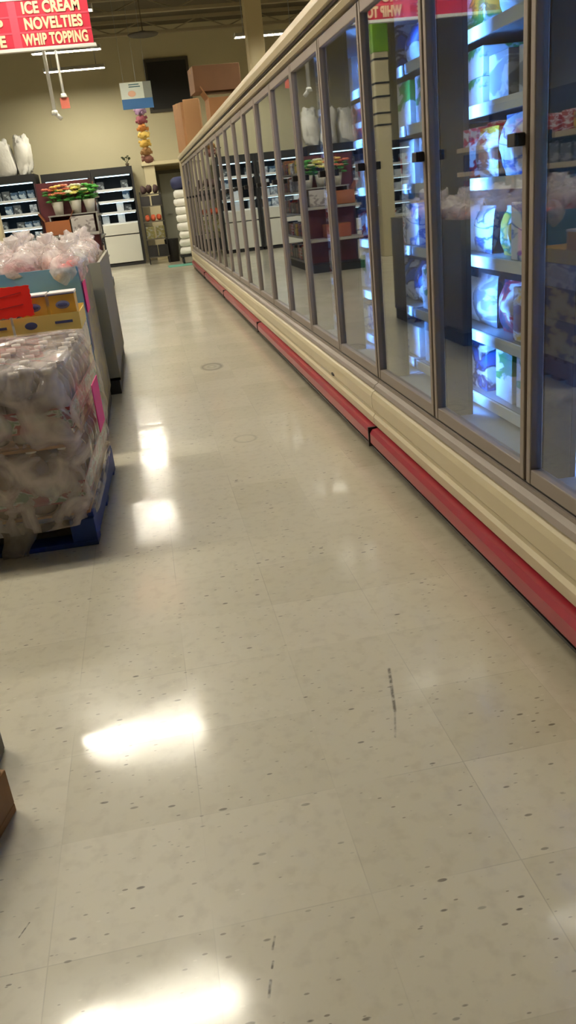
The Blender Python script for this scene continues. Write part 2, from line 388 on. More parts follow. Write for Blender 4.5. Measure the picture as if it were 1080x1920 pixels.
def make_cabinet(k0, n, idx, label):
    ya, yb = YS+k0*P, YS+(k0+n)*P
    t = thing('freezer_cabinet', label, 'freezer', (1.45, (ya+yb)/2, 0), 0, 'glass door freezer cabinets along the aisle')
    ox, oy = 1.45, (ya+yb)/2
    tp = link('hold', None); bpy.data.objects.remove(tp)
    def part(name, bm, m):
        bmesh.ops.translate(bm, vec=(-ox, -oy, 0), verts=bm.verts[:]); return obj(name, bm, m, t)
    e = .003
    # body: back, top, bottom deck
    bm = B(); box(bm, 1.84, 1.90, ya+e, yb-e, .12, 2.04); box(bm, 1.05, 1.84, ya+e, yb-e, 1.95, 2.04); box(bm, 1.04, 1.84, ya+e, yb-e, .12, .40)
    part('body', bm, INT)
    # canopy with moulded front
    bm = B(); extrude_yz(bm, [(1.06, 1.94), (.985, 1.945), (.975, 1.965), (.985, 1.985), (.985, 1.995), (.955, 2.0), (.945, 2.03), (.95, 2.065), (.975, 2.085), (1.90, 2.085), (1.90, 2.05), (1.06, 2.05)], ya+e, yb-e)
    part('canopy', bm, CREAM)
    bm = B(); box(bm, .972, .984, ya+e, yb-e, 1.984, 1.998); part('canopy_shadow_gap', bm, DARK)
    # front curb: moulded cream panel
    bm = B(); extrude_yz(bm, [(1.04, .12), (.985, .12), (.980, .165), (.968, .175), (.962, .215), (.972, .228), (.972, .243), (.962, .256), (.958, .315), (.966, .335), (.985, .345), (1.04, .345)], ya+e, yb-e)
    part('curb_panel', bm, CREAM)
    bm = B(); extrude_yz(bm, [(1.04, .345), (.980, .345), (.972, .352), (.980, .368), (.997, .378), (.997, .392), (1.04, .392)], ya+e, yb-e)
    part('sill_rail', bm, ALU)
    bm = B(); box(bm, 1.0, 1.10, ya+e, yb-e, 0, .12); part('kick_plate', bm, KICK)
    bm = B(); extrude_yz(bm, [(.985, .072), (.950, .078), (.938, .095), (.938, .140), (.950, .158), (.985, .163)], ya+.012, yb-.012)
    part('bumper_rail', bm, RED)
    bm = B(); extrude_yz(bm, [(.99, .050), (.955, .055), (.950, .071), (.99, .071)], ya+e, yb-e)
    box(bm, .934, .990, ya+e, ya+.014, .070, .165); part('bumper_trim', bm, DARK)
    bm = B(); box(bm, XD-.016, XD+.012, ya+e, yb-e, .393, .3995); part('gasket', bm, DARK)
    if idx == 1:
        bm = B(); bmesh.ops.create_uvsphere(bm, u_segments=12, v_segments=8, radius=1, matrix=Matrix.Translation((.962, 4.45, .262)) @ Matrix.Diagonal((.008, .035, .010, 1))); part('curb_plug', bm, KICK)
    # shelves with price rails
    for z in SH:
        bm = B(); box(bm, 1.20, 1.78, ya+.02, yb-.02, z-.012, z); part('shelf', bm, WIRE)
        bm = B(); box(bm, 1.180, 1.190, ya+.02, yb-.02, z-.036, z+.004, b=.002)
        rl = part('price_rail', bm, RAIL)
    # mullions and led strips
    for j in range(n+1):
        y = ya+j*P
        if j == 0: y0, y1 = y+.003, y+.03
        elif j == n: y0, y1 = y-.03, y-.003
        else: y0, y1 = y-.03, y+.03
        bm = B(); box(bm, XD+.018, XD+.105, y0, y1, .40, 1.95, b=.003); box(bm, XD+.105, XD+.122, y0, y0+.004, .40, 1.95); box(bm, XD+.105, XD+.122, y1-.004, y1, .40, 1.95); ml = part('mullion', bm, MULL)
        if j < n:
            bm = B(); box(bm, XD+.106, XD+.111, (y0+y1)/2-.012, (y0+y1)/2+.012, .46, 1.90); part('led_strip', bm, LEDM)
    for j in range(n):
        door_part(t, j, ya+j*P-0)
        dr = t.children[-1]
    # shift doors into local space
    for ch in list(t.children):
        if ch.name.startswith('door'):
            for o in [ch]+list(ch.children):
                o.data.transform(Matrix.Translation((-ox, -oy, 0)))
    return t
k0 = 0
cabs = [(4, 'nearest the camera, with four doors, cream curb and a red bumper'), (5, 'second from the camera, five doors wide'), (4, 'third from the camera'), (4, 'fourth from the camera'), (4, 'at the far end of the row')]
for i, (n, s) in enumerate(cabs):
    make_cabinet(k0, n, i, 'glass door freezer cabinet %s' % s); k0 += n
# far end cap of the row
YE = YS+21*P
bm = B(); box(bm, .96, 1.90, YE, YE+.06, .0, 2.085, b=.006); tag(obj('end_panel', bm, CREAM), 'cream end panel closing the far end of the freezer row', 'panel')
bm = B(); box(bm, .96, 1.90, YS-.06, YS, .0, 2.085, b=.006); tag(obj('end_panel', bm, CREAM), 'cream end panel closing the near end of the freezer row', 'panel')
# ---- products in the freezers
w1, bl, gr, rd, ye, og, pk, nv, br = rgb(232, 236, 240), rgb(60, 110, 190), rgb(50, 140, 60), rgb(190, 36, 44), rgb(232, 196, 60), rgb(226, 140, 60), rgb(226, 150, 170), rgb(24, 36, 84), rgb(120, 74, 48)
FC = [('white-blue', [w1, w1, bl, w1]), ('white', [w1, rgb(214, 220, 228), w1]), ('white-green', [gr, w1, w1, gr]), ('white-red', [w1, rd, w1, nv]), ('yellow', [ye, w1, ye, og]), ('blue', [bl, w1, nv, bl]), ('pink-white', [pk, w1, w1, rd]), ('orange', [og, ye, w1, br]), ('green', [gr, w1, gr, ye]), ('silver', [rgb(190, 196, 205), w1, rgb(150, 158, 170)]), ('dark red', [rd, nv, rd, w1])]
FW = [7, 8, 3, 2, 2, 3, 2, 1.5, 2, 3, 1.2]
pm = [pack('pack_'+n.replace('-', '_').replace(' ', '_'), c, i+1) for i, (n, c) in enumerate(FC)]
shapes = []
for s, (wd, h, dp) in enumerate([(.165, .185, .09), (.15, .165, .08), (.175, .19, .10)]):
    shapes.append(('frozen_food_bag', 'frozen bag', 'food bag', wd, h, dp, 'b', s))
for s, (wd, h, dp) in enumerate([(.155, .18, .11), (.165, .14, .2), (.12, .195, .07), (.165, .09, .2)]):
    shapes.append(('frozen_food_box', 'frozen food box', 'food box', wd, h, dp, 'x', s))
meshes = {}
def food_mesh(si, ci):
    if (si, ci) in meshes: return meshes[si, ci]
    nm, _, _, wd, h, dp, kd, s = shapes[si]; bm = B()
    if kd == 'b': pillow(bm, wd, h, dp, seed=si*3+ci)
    else: box(bm, -dp/2, dp/2, -wd/2, wd/2, 0, h, b=.003)
    meshes[si, ci] = mk(bm, nm, pm[ci]); return meshes[si, ci]
SHN = ['bottom shelf', 'second shelf up', 'third shelf up', 'fourth shelf up', 'fifth shelf up', 'top shelf']
POS = ['far right', 'centre right', 'centre left', 'far left']
for k in range(1, 11):
    for s, z in enumerate(SH):
        runc = None
        for q in range(4):
            if q == 0 or R.random() < .62: si = R.choice([0, 1, 2, 3, 3, 4, 5, 6]); ci = R.choices(range(len(FC)), FW)[0]
            if z > 1.6 and shapes[si][4] > .19: si = 1
            nm, kn, cat, wd, h, dp, kd, _ = shapes[si]
            y = YS+k*P+.115+q*.181+R.uniform(-.004, .004)
            x = 1.21+dp/2+R.uniform(0, .03)
            o = link(nm, food_mesh(si, ci), None, (x, y, z+.001), (0, R.uniform(.0, .10) if kd == 'b' else 0, R.uniform(-.05, .05)))
            tag(o, '%s %s, %s, %s, behind %s door from right' % (FC[ci][0], kn, SHN[s], POS[q], ORD[k-1]), cat, 'frozen goods on the %s' % SHN[s])
            if kd == 'x' and h < .1:
                o2 = link(nm, food_mesh(si, ci), None, (x, y, z+.002+h), (0, 0, R.uniform(-.04, .04)))
                tag(o2, '%s upper %s, %s, %s, behind %s door from right' % (FC[ci][0], kn, SHN[s], POS[q], ORD[k-1]), cat, 'frozen goods on the %s' % SHN[s])
# ---- cardboard boxes on top of the freezers
def carton(name, label, loc, size, rz, m=CARD, open_=False, group=None, extra=None):
    w_, d_, h_ = size
    t = thing(name, label, 'box', loc, rz, group)
    if open_:
        bm = B(); th = .006
        box(bm, -w_/2, w_/2, -d_/2, -d_/2+th, 0, h_); box(bm, -w_/2, w_/2, d_/2-th, d_/2, 0, h_); box(bm, -w_/2, -w_/2+th, -d_/2+th, d_/2-th, 0, h_); box(bm, w_/2-th, w_/2, -d_/2+th, d_/2-th, 0, h_); box(bm, -w_/2, w_/2, -d_/2, d_/2, 0, th)
        obj('carton_body', bm, m, t)
        for sx in (-1, 1):
            bm = B(); box(bm, 0, sx*w_*.4 if sx > 0 else 0, -d_/2, d_/2, 0, th) if sx > 0 else box(bm, -w_*.4, 0, -d_/2, d_/2, 0, th)
            obj('flap', bm, m, t, (sx*w_/2, 0, h_), (0, -sx*1.0, 0))
    else:
        obj('carton_body', bx(-w_/2, w_/2, -d_/2, d_/2, 0, h_, b=.006), m, t)
        bm = B(); box(bm, -w_/2-.001, w_/2+.001, -.03, .03, h_-.08, h_+.001); obj('tape', bm, TAPE, t)
    return t
ZTp = 2.087
carton('cardboard_box', 'large dark brown cardboard box lying across the top of the box pile', (1.54, 14.2, ZTp+.72), (.74, .5, .36), .08, CARD2)
carton('cardboard_box', 'open cardboard box with slanted flap under the dark box on the freezer', (1.62, 14.1, ZTp), (.5, .45, .62), .05, CARD, True)
carton('cardboard_box', 'tall upright cardboard box, left end of the pile above the freezers', (1.16, 15.9, ZTp), (.34, .40, .78), .3, CARD)
carton('cardboard_box', 'leaning narrow cardboard box between the tall box and the open one', (1.19, 14.9, ZTp), (.26, .36, .72), -.15, mat('cardboard_pale', rgb(176, 134, 92), .75))
carton('cardboard_box', 'small reddish carton behind the box pile at the freezer top edge', (1.62, 13.2, ZTp), (.36, .36, .34), .1, mat('reddish_carton', rgb(150, 78, 56), .7))
# ---------------------------------------------------------------- far cooler cases
def case(x0, x1, y, zt, label, base, nsh, tint, back):
    W_ = x1-x0; t = thing('cooler_case', label, 'cooler', ((x0+x1)/2, y, 0), 0)
    D = .9
    bm = B(); box(bm, -W_/2, -W_/2+.05, 0, D, .06, zt); box(bm, W_/2-.05, W_/2, 0, D, .06, zt); box(bm, -W_/2+.05, W_/2-.05, D-.05, D, .06, zt)
    box(bm, -W_/2+.05, W_/2-.05, 0, D-.05, zt-.16, zt); obj('case_body', bm, DARK, t)
    bm = B(); box(bm, -W_/2+.05, W_/2-.05, D-.06, D-.05, base, zt-.17); obj('liner', bm, back, t)
    if base > .3:
        bm = B(); box(bm, -W_/2+.06, W_/2-.06, .02, D-.1, .08, base-.25, b=.01); obj('lower_panel', bm, tint, t)
        bm = B(); box(bm, -W_/2+.06, W_/2-.06, .01, D-.1, base-.23, base, b=.01); obj('upper_panel', bm, tint, t)
    bm = B(); box(bm, -W_/2+.02, W_/2-.02, .04, D-.1, 0, .06); obj('plinth', bm, DARK, t)
    zs = [base+(zt-.22-base)*(i)/nsh for i in range(nsh)]
    for z in zs:
        bm = B(); box(bm, -W_/2+.05, W_/2-.05, .10, D-.08, z, z+.02); s = obj('shelf', bm, WIRE, t)
        bm = B(); box(bm, -W_/2+.06, W_/2-.06, .07, .10, z-.02, z+.03); obj('price_rail', bm, RAIL, s)
        bm = B(); box(bm, -W_/2+.08, W_/2-.08, .12, .14, z-.032, z-.022); obj('shelf_lamp', bm, LEDF, s)
    bm = B(); box(bm, -W_/2+.08, W_/2-.08, .06, .10, zt-.185, zt-.165); obj('top_lamp', bm, LEDF, t)
    return zs, t
GRY = mat('case_panel', rgb(214, 214, 204), .45); BK = mat('case_back', rgb(92, 100, 108), .6); BK2 = mat('case_back_blue', rgb(60, 82, 100), .6)
CM = [(mk(bx(-.08, .08, -.1, .1, 0, .16, b=.004), 'chilled_pack', m), n) for m, n in ((pm[1], 'white'), (pm[9], 'silver'), (pack('chill_grey', [rgb(120, 126, 128), rgb(170, 176, 178), rgb(80, 86, 90)], 4), 'grey'), (pm[6], 'pink'), (pack('chill_blue', [rgb(110, 150, 180), rgb(190, 205, 215), rgb(60, 90, 120)], 6), 'pale blue'))]
for ci_, (x0, x1, y, zt, lb, base, nsh, desc, wts, gap) in enumerate([
    (-.86, .07, 20.0, 2.13, 'black framed cooler with white lower panels at the alcove corner', .93, 4, 'corner cooler', (2, 2, 4, 0, 1), .6),
    (-1.96, -.87, 20.0, 2.13, 'black framed cooler with pale blue goods, left of the corner cooler', .93, 4, 'middle cooler', (2, 1, 1, 2, 4), .8),
    (-3.3, -2.06, 19.8, 2.16, 'blue-grey open cooler at the left edge under white bags', .45, 5, 'left cooler', (0, 1, 4, 0, 3), .9),
    (-4.6, -3.35, 19.8, 2.10, 'blue-grey open cooler beyond the left frame edge, seen mirrored', .45, 5, 'mirrored cooler', (1, 1, 4, 1, 2), .7)]):
    zs, _ = case(x0, x1, y, zt, lb, base, nsh, GRY, BK if ci_ < 2 else BK2)
    n = int((x1-x0-.14)/.18)
    for s, z in enumerate(zs):
        for q in range(n):
            if R.random() > gap: continue
            me, cn = R.choices(CM, wts)[0]
            o = link('chilled_pack', me, None, (x0+.16+q*.18+R.uniform(-.006, .006), y+.26+R.uniform(0, .08), z+.021), (0, 0, 0)); o.scale = (1, 1, R.uniform(.75, 1.25))
            tag(o, '%s chilled pack, %s shelf up, %s from left, %s' % (cn, ORD[s], ORD[q], desc), 'food pack', 'chilled packs in the %s' % desc)
# white bags on top of the left cooler
WB = mat('white_bag', rgb(232, 230, 222), .5, bump=.5, bscale=12)
for i, (x, y, r, h) in enumerate(((-2.66, 20.12, .20, .72), (-2.24, 20.12, .17, .76), (-3.08, 20.15, .19, .7))):
    bm = B(); blob(bm, (0, 0, h/2), (r, .2, h/2), seed=i, amp=.45, sq=.45, n=14); 
    t = thing('white_bag', 'white bulging bag on the left cooler, %s' % ('middle of three', 'rightmost, with upright ears', 'leftmost')[i], 'bag', (x, y, 2.16), 0, 'white bags on the left cooler')
    obj('bag_body', bm, WB, t)
    bm = B()
    for sx in (-.09, .07): blob(bm, (sx, 0, h*.98), (.06, .03, .07), seed=i+5, amp=.2, n=6)
    obj('knotted_ear', bm, WB, t)
# sprig on the corner cooler
t = thing('potted_plant', 'small dark plant sprig on top of the corner cooler', 'plant', (-.02, 20.3, 2.13))
bm = B(); lathe(bm, [(.03, 0), (.045, .07)]); obj('pot', bm, mat('brown_pot', rgb(70, 56, 40), .7), t)
bm = B()
for i in range(14):
    a = R.uniform(0, 6.28); l = R.uniform(.08, .15)
    p = Vector((math.cos(a)*l*.7, math.sin(a)*l*.7, .07+l)); cyl(bm, (0, 0, .06), p, .003, .002, 5); blob(bm, p, (.03, .03, .015), seed=i, n=5)
obj('foliage', bm, mat('dark_foliage', rgb(60, 66, 40), .6), t)
# ---------------------------------------------------------------- mid gondola with flowers
GX0, GX1, GY0, GY1, GZ = -1.42, -.58, 12.9, 15.4, 1.72
MAR = mat('maroon_panel', rgb(92, 30, 38), .5)
t = thing('display_shelf', 'maroon sided display shelf unit with flowers and boxes before the coolers', 'shelf unit', ((GX0+GX1)/2, (GY0+GY1)/2, 0))
ox, oy = (GX0+GX1)/2, (GY0+GY1)/2; hx, hy = (GX1-GX0)/2, (GY1-GY0)/2
obj('base', bx(-hx, hx, -hy, hy, 0, .12), DARK, t)
bm = B(); box(bm, -.02, .02, -hy+.42, hy, .12, GZ); box(bm, -hx, hx, -hy+.40, -hy+.42, .12, GZ); obj('back_panel', bm, MAR, t)
for sx in (-1, 1):
    obj('upright', bx(sx*hx-.02 if sx > 0 else -hx, sx*hx if sx > 0 else -hx+.02, -hy+.38, -hy+.44, .12, GZ+.02), mat('upright_dark', rgb(58, 34, 40), .5), t)
SG = mat('shelf_light', rgb(150, 146, 138), .4)
for z in (.98, .5): obj('end_shelf', bx(-hx, hx, -hy, -hy+.40, z-.04, z, b=.004), SG, t)
GSZ = [.14, .52, .88, 1.22, 1.5]
for z in GSZ: obj('side_shelf', bx(.02, hx, -hy+.44, hy, z-.025, z, b=.003), SG, t)
# goods on its end facing the camera
carton('brown_carton', 'brown carton with orange goods at the left of the display shelf', (-1.16, 13.12, .982), (.36, .30, .20), 0, mat('orange_brown_card', rgb(150, 88, 44), .6), True)
carton('grey_carton', 'pale grey printed carton at the right of the display shelf', (-.80, 13.12, .982), (.34, .28, .24), .05, pack('grey_print', [rgb(160, 150, 142), rgb(130, 122, 120), rgb(180, 174, 168)], 3))
carton('orange_carton', 'orange brown carton on the lower end shelf', (-1.05, 13.12, .502), (.4, .28, .2), .0, mat('rust_card', rgb(140, 70, 36), .6))
# flowers
def bouquet(loc, cols, label, rx=.2, seed=1):
    t = thing('flower_bouquet', label, 'flowers', loc); rr = random.Random(seed)
    bm = B(); lathe(bm, [(.06, 0), (.09, .18), (.085, .18), (.055, .01)]); obj('wrapper', bm, mat('clear_wrap', rgb(180, 176, 160), .3), t)
    bm = B()
    for i in range(15):
        a = rr.uniform(0, 6.28); r_ = rr.uniform(.2, 1)*rx; p = Vector((math.cos(a)*r_, math.sin(a)*r_*.7, rr.uniform(.2, .36)))
        cyl(bm, (math.cos(a)*.03, math.sin(a)*.03, .1), p, .003, n=4)
        q = bmesh.ops.create_icosphere(bm, subdivisions=1, radius=1, matrix=Matrix.Translation(p+Vector((0, 0, -.02))) @ Matrix.Diagonal((.055, .03, .018, 1)))
    obj('leaves', bm, mat('bright_leaf', rgb(54, 130, 44), .5), t)
    for ci, c in enumerate(cols):
        bm = B()
        for i in range(9):
            a = rr.uniform(0, 6.28); r_ = rr.uniform(.1, .9)*rx; p = Vector((math.cos(a)*r_, math.sin(a)*r_*.7-.02, rr.uniform(.28, .40)))
            for k in range(6):
                b_ = k*PI/3; q = p+Vector((math.cos(b_)*.03, math.sin(b_)*.03, 0)); bmesh.ops.create_icosphere(bm, subdivisions=1, radius=1, matrix=Matrix.Translation(q) @ Matrix.Diagonal((.028, .028, .016, 1)))
        obj('blossom', bm, mat('petal_%d_%d_%d' % tuple(int(v*99) for v in c[:3]), c, .5), t)
    return t
ts = thing('flower_stand', 'grey riser stand under the flowers on the display shelf', 'stand', (-.92, 13.18, 1.24))
obj('stand_top', bx(-.36, .36, -.14, .12, 0, .02), SG, ts)
for sx in (-.34, .34): obj('leg', bx(sx-.01, sx+.01, -.12, .1, -.258, 0), SG, ts)
bouquet((-1.12, 13.18, 1.261), [rgb(220, 120, 90), rgb(240, 206, 110)], 'salmon and yellow flower bouquet on the maroon display shelf', .2, 3)
bouquet((-.86, 13.16, 1.261), [rgb(236, 226, 120), rgb(230, 230, 190)], 'yellow and cream flower bouquet in the middle of the display', .2, 5)
bouquet((-.66, 13.2, 1.261), [rgb(80, 170, 60)], 'leafy green bouquet at the right end of the display', .17, 8)
DC = [('dark red', [rd, br, rd, nv]), ('brown', [br, rgb(170, 110, 60), br]), ('black', [rgb(30, 28, 34), rgb(60, 52, 60), rgb(30, 28, 34)]), ('navy', [nv, bl, nv]), ('purple', [rgb(70, 44, 84), rgb(110, 80, 110), w1]), ('orange', [og, br, ye]), ('pink', [pk, rd, w1]), ('grey', [rgb(120, 116, 110), rgb(160, 156, 150), rgb(90, 86, 84)]), ('red', [rd, rd, w1, rd])]
dm = [(mk(bx(-.09, .09, -.10, .10, 0, .2, b=.004), 'grocery_box', pack('grocery_'+n.replace(' ', '_'), c, i+11)), n) for i, (n, c) in enumerate(DC)]
for s, z in enumerate(GSZ):
    for q in range(9):
        me, cn = R.choices(dm, (4, 3, 4, 3, 3, 1, 0, 3, 1))[0]
        o = link('grocery_box', me, None, (-.72+R.uniform(-.01, .01)*1, 13.47+q*.22, z+.001), (0, 0, 0)); o.scale = (1, 1, R.uniform(.8, 1.15))
        tag(o, '%s grocery box, %s shelf up, %s from near end, maroon display side' % (cn, ORD[s], ORD[q]), 'box', 'grocery boxes on the maroon display side')
# ---------------------------------------------------------------- long gondola on the left, seen mirrored in the doors
LX, LY0, LY1, LZ = -2.35, 5.6, 12.2, 2.1
t = thing('shelf_unit', 'long grocery shelf unit mirrored in the nearest freezer doors', 'shelf unit', (LX, (LY0+LY1)/2, 0)); hy = (LY1-LY0)/2
obj('base', bx(-.9, 0, -hy, hy, 0, .12), DARK, t); obj('back_panel', bx(-.92, -.90, -hy, hy, 0, LZ), mat('dark_back', rgb(40, 34, 34), .6), t)
for k in range(6): obj('upright', bx(-.90, -.86, -hy+k*hy*2/5-.02*(k > 0), -hy+k*hy*2/5+.02*(k < 5), .12, LZ), DARK, t)
LS = [.14, .52, .90, 1.24, 1.56]
for z in LS:
    s = obj('shelf', bx(-.86, -.38, -hy, hy, z-.025, z), SG, t); obj('price_rail', bx(-.38, -.36, -hy, hy, z-.05, z+.01), mat('cream_rail', rgb(200, 180, 140), .4), s)
for s, z in enumerate(LS):
    me, cn = R.choices(dm, (3, 2, 3, 2, 1, 1, 2, 2, 3))[0]
    for q in range(22):
        if R.random() < .4: me, cn = R.choices(dm, (3, 2, 3, 2, 1, 1, 2, 2, 3) if s < 4 else (2, 0, 1, 0, 0, 1, 5, 1, 3))[0]
        o = link('grocery_box', me, None, (LX-.50+R.uniform(-.01, .01), LY0+.25+q*.29, z+.001), (0, 0, R.uniform(-.05, .05))); o.scale = (1.1, 1.2, R.uniform(.85, 1.35))
        tag(o, '%s grocery box, %s shelf up, %s from near end, long shelf unit' % (cn, ORD[s], ORD[q]), 'box', 'grocery boxes on the long shelf unit')
# ---------------------------------------------------------------- pallets
def pallet(name, label, loc, rz, W_, D_, m, boards=7, slot=True):
    t = thing(name, label, 'pallet', loc, rz)
    for i in range(boards):
        bw = W_/boards*.78 if True else .1
        x = -W_/2+W_/boards*(i+.5)
        obj('deck_board', bx(-W_/2, W_/2, -D_/2+D_/boards*(i+.12), -D_/2+D_/boards*(i+.88), .118, .138, b=.003), m, t)
    for x in (-W_/2+.05, 0, W_/2-.05):
        obj('stringer', bx(x-.05, x+.05, -D_/2, D_/2, .022, .118, b=.003), m, t)
    for y in (-D_/2+.05, 0, D_/2-.05): obj('bottom_board', bx(-W_/2, W_/2, y-.05, y+.05, 0, .022, b=.003), m, t)
    return t
RZ1 = -.045
def prel(x, y, c=(-.36, 3.1), a=RZ1):      # point in the frame of pallet one: x to the left negative, y away
    return (c[0]+x*math.cos(a)-y*math.sin(a), c[1]+x*math.sin(a)+y*math.cos(a))
c = prel(-.6, .5); pallet('pallet', 'blue painted wooden pallet under the shrink-wrapped bottles', (*c, 0), RZ1, 1.2, 1.0, BLUEWOOD)
# bottle packs
PEACH = mat('peach_bottle', rgb(222, 160, 124), .25, coat=.5); GREYB = mat('clear_grey_bottle', rgb(150, 144, 142), .15, coat=.6); CAP = mat('white_cap', rgb(236, 232, 226), .3); CAPD = mat('brown_liquid', rgb(120, 96, 80), .2, coat=.6)
LABM = pack('label_strip', [rgb(150, 160, 150), rgb(90, 120, 96), rgb(176, 184, 176), rgb(130, 40, 50)], 9, sc=16)
REDL = mat('red_line', rgb(128, 30, 44), .4)
def bottle_mesh(m, h=.272):
    bm = B(); r = .058
    lathe(bm, [(r*.85, 0), (r, .012), (r, h*.28), (r*.94, h*.33), (r, h*.38), (r, h*.62), (r*.92, h*.72), (r*.5, h*.84), (r*.3, h*.88), (r*.3, h*.92), (r*.36, h*.92), (r*.36, h)], n=14, mis=[0]*9+[1]*2)
    return mk(bm, 'bottle', [m, CAP])
bmesh_p, bmesh_g, bmesh_d = bottle_mesh(PEACH), bottle_mesh(GREYB), bottle_mesh(CAPD)
def bottle_pack(name, label, loc, rz, me):
    t = thing(name, label, 'bottle pack', loc, rz, 'bottle packs on the blue pallet')
    for i in range(3):
        for j in range(4): link('bottle', me, t, (-.125+i*.125, -.1875+j*.125, .012))
    obj('tray', bx(-.19, .19, -.25, .25, 0, .010), CARD, t)
    bm = B(); box(bm, -.192, .192, -.252, -.249, .06, .135); box(bm, .189, .192, -.252, .252, .06, .135); obj('label_band', bm, LABM, t)
    bm = B()
    for z in (.056, .135): box(bm, -.192, .192, -.254, -.250, z, z+.006); box(bm, .190, .194, -.252, .252, z, z+.006)
    obj('label_edge', bm, REDL, t)
    return t
LAY = ['bottom', 'top']
for lz in range(2):
    for i in range(3):
        for j in range(2):
            x, y = prel(-.20-i*.392, .26+j*.505)
            me = [bmesh_g, bmesh_p][lz] if i != 0 else [bmesh_d, bmesh_g][lz]
            if lz == 0 and i == 1: me = bmesh_g
            bottle_pack('bottle_pack', '%s pack of %s bottles, %s layer, %s, %s row of blue pallet' % ({bmesh_g: 'clear', bmesh_p: 'peach', bmesh_d: 'brown'}[me], 'capped', LAY[lz], ('right', 'middle', 'left')[i], ('front', 'rear')[j]), (x, y, .139+lz*.299), RZ1, me)
    if lz == 0:
        x, y = prel(-.6, .5); obj_ = obj('layer_sheet', bx(-.59, .59, -.5, .5, 0, .012), CARD, None, (x, y, .139+.2850), (0, 0, RZ1)); tag(obj_, 'brown cardboard sheet between the two layers of bottles', 'cardboard sheet')
# shrink wrap shell
def wrap_shell(W_, D_, z0, z1, seed, bulge):
    bm = B(); nz_, npp = 26, 96; rings = []
    for j in range(nz_+1):
        z = z0+(z1-z0)*j/nz_; ring = []; v = j/nz_
        for i in range(npp):
            t_ = 2*PI*i/npp; ct, st = math.cos(t_), math.sin(t_); e_ = .16
            x = math.copysign(abs(ct)**e_, ct)*(W_/2); y = math.copysign(abs(st)**e_, st)*(D_/2)
            off = .018+bulge*math.sin(PI*min(1, v*1.1))*.5+.016*noise.noise(Vector((x*5, y*5, z*9+seed)))+.008*noise.noise(Vector((x*16, y*16, z*30+seed)))
            off += .02*max(0, v-.8)*-3
            L_ = math.hypot(x/(W_/2), y/(D_/2)); nx, ny = x/(W_/2)/L_, y/(D_/2)/L_
            zz = z+.012*noise.noise(Vector((x*7, y*7, seed)))
            ring.append(bm.verts.new((x+nx*off, y+ny*off, zz)))
        rings.append(ring)
    for j in range(nz_):
        for i in range(npp):
            f = bm.faces.new((rings[j][i], rings[j][(i+1) % npp], rings[j+1][(i+1) % npp], rings[j+1][i])); f.smooth = True
    # sagging top over the caps
    prev = rings[-1]
    for s in (.93, .8, .6, .4, .2):
        ring = []
        for i in range(npp):
            p = rings[-1][i].co; x, y = p.x*s, p.y*s
            z = z1+.004+.012*math.cos(x*50)*math.cos(y*50)+.012*noise.noise(Vector((x*9, y*9, 3)))
            ring.append(bm.verts.new((x, y, z)))
        for i in range(npp):
            f = bm.faces.new((prev[i], prev[(i+1) % npp], ring[(i+1) % npp], ring[i])); f.smooth = True
        prev = ring
    bm.faces.new(prev)
    return bm
x, y = prel(-.6, .5)
o = obj('shrink_wrap', wrap_shell(1.17, 1.0, .10, .738, 2, .07), film('shrink_film', .43, rgb(236, 224, 220), .16, .7, 7), None, (x, y, 0), (0, 0, RZ1))
tag(o, 'wrinkled clear shrink wrap around the bottle packs on the blue pallet', 'plastic wrap')
# torn wrap tail over the pallet opening
bm = B(); pr = None
for j in range(9):
    v = j/8; row = [bm.verts.new(((u-.5)*(.10+.05*(1-v))+.02*math.sin(v*5), -.006*math.sin(u*9+v*3), -.15*v)) for u in (0, .25, .5, .75, 1)]
    if pr:
        for i in range(4): bm.faces.new((pr[i], pr[i+1], row[i+1], row[i])).smooth = True
    pr = row
x, y = prel(-.31, -.022); bmesh.ops.solidify(bm, geom=bm.faces[:], thickness=.001)
tag(obj('wrap_tail', bm, film('tail_film', .6, rgb(170, 160, 150), .3), None, (x, y, .148), (0, 0, RZ1)), 'torn strip of clear wrap hanging over the blue pallet opening', 'plastic strip')
# pink price cards on the sides
PINK = mat('hot_pink_card', rgb(236, 40, 130), .6)
tag(obj('price_card', bx(-.002, .002, -.11, .11, 0, .2), PINK, None, (prel(.058, .36)[0], prel(.058, .36)[1], .40), (0, 0, RZ1)), 'hot pink card on the aisle side of the wrapped bottle pallet', 'card')
# ---------------------------------------------------------------- carton display behind the bottles
YELB = pack('yellow_print', [rgb(214, 186, 96), rgb(222, 200, 120), rgb(214, 186, 96), rgb(120, 104, 84)], 5, sc=7); LIL = pack('lilac_print', [rgb(206, 198, 196), rgb(190, 182, 178), rgb(214, 206, 200), rgb(150, 146, 160)], 8, sc=6)
YF, XR = 4.36, -.37
pallet('pallet', 'wooden pallet under the yellow and lilac cartons', (XR-.6, YF+.24, 0), 0, 1.2, .48, WOOD, 4)
def plain_carton(name, label, x0, x1, z0, z1, m, y0=YF, y1=YF+.42):
    t = thing(name, label, 'box', ((x0+x1)/2, (y0+y1)/2, z0)); w_, d_, h_ = (x1-x0)/2, (y1-y0)/2, z1-z0
    obj('carton_body', bx(-w_, w_, -d_, d_, 0, h_-.002, b=.004), m, t)
    obj('carton_seam', bx(-w_+.01, w_-.01, -d_-.001, -d_+.002, h_*.5-.004, h_*.5+.004), CARD2, t); return t
for lz, (z0, z1, nm, m) in enumerate(((.14, .37, 'yellow', YELB), (.37, .56, 'yellow', YELB), (.56, .70, 'lilac', LIL))):
    for i, (a, b_) in enumerate(((XR-.40, XR), (XR-.81, XR-.41), (XR-1.2, XR-.82))):
        plain_carton('printed_carton', '%s printed carton, %s layer, %s of the stack behind the bottles' % (nm, ('bottom', 'second', 'third')[lz], ('right', 'middle', 'left')[i]), a, b_, z0, z1, m)
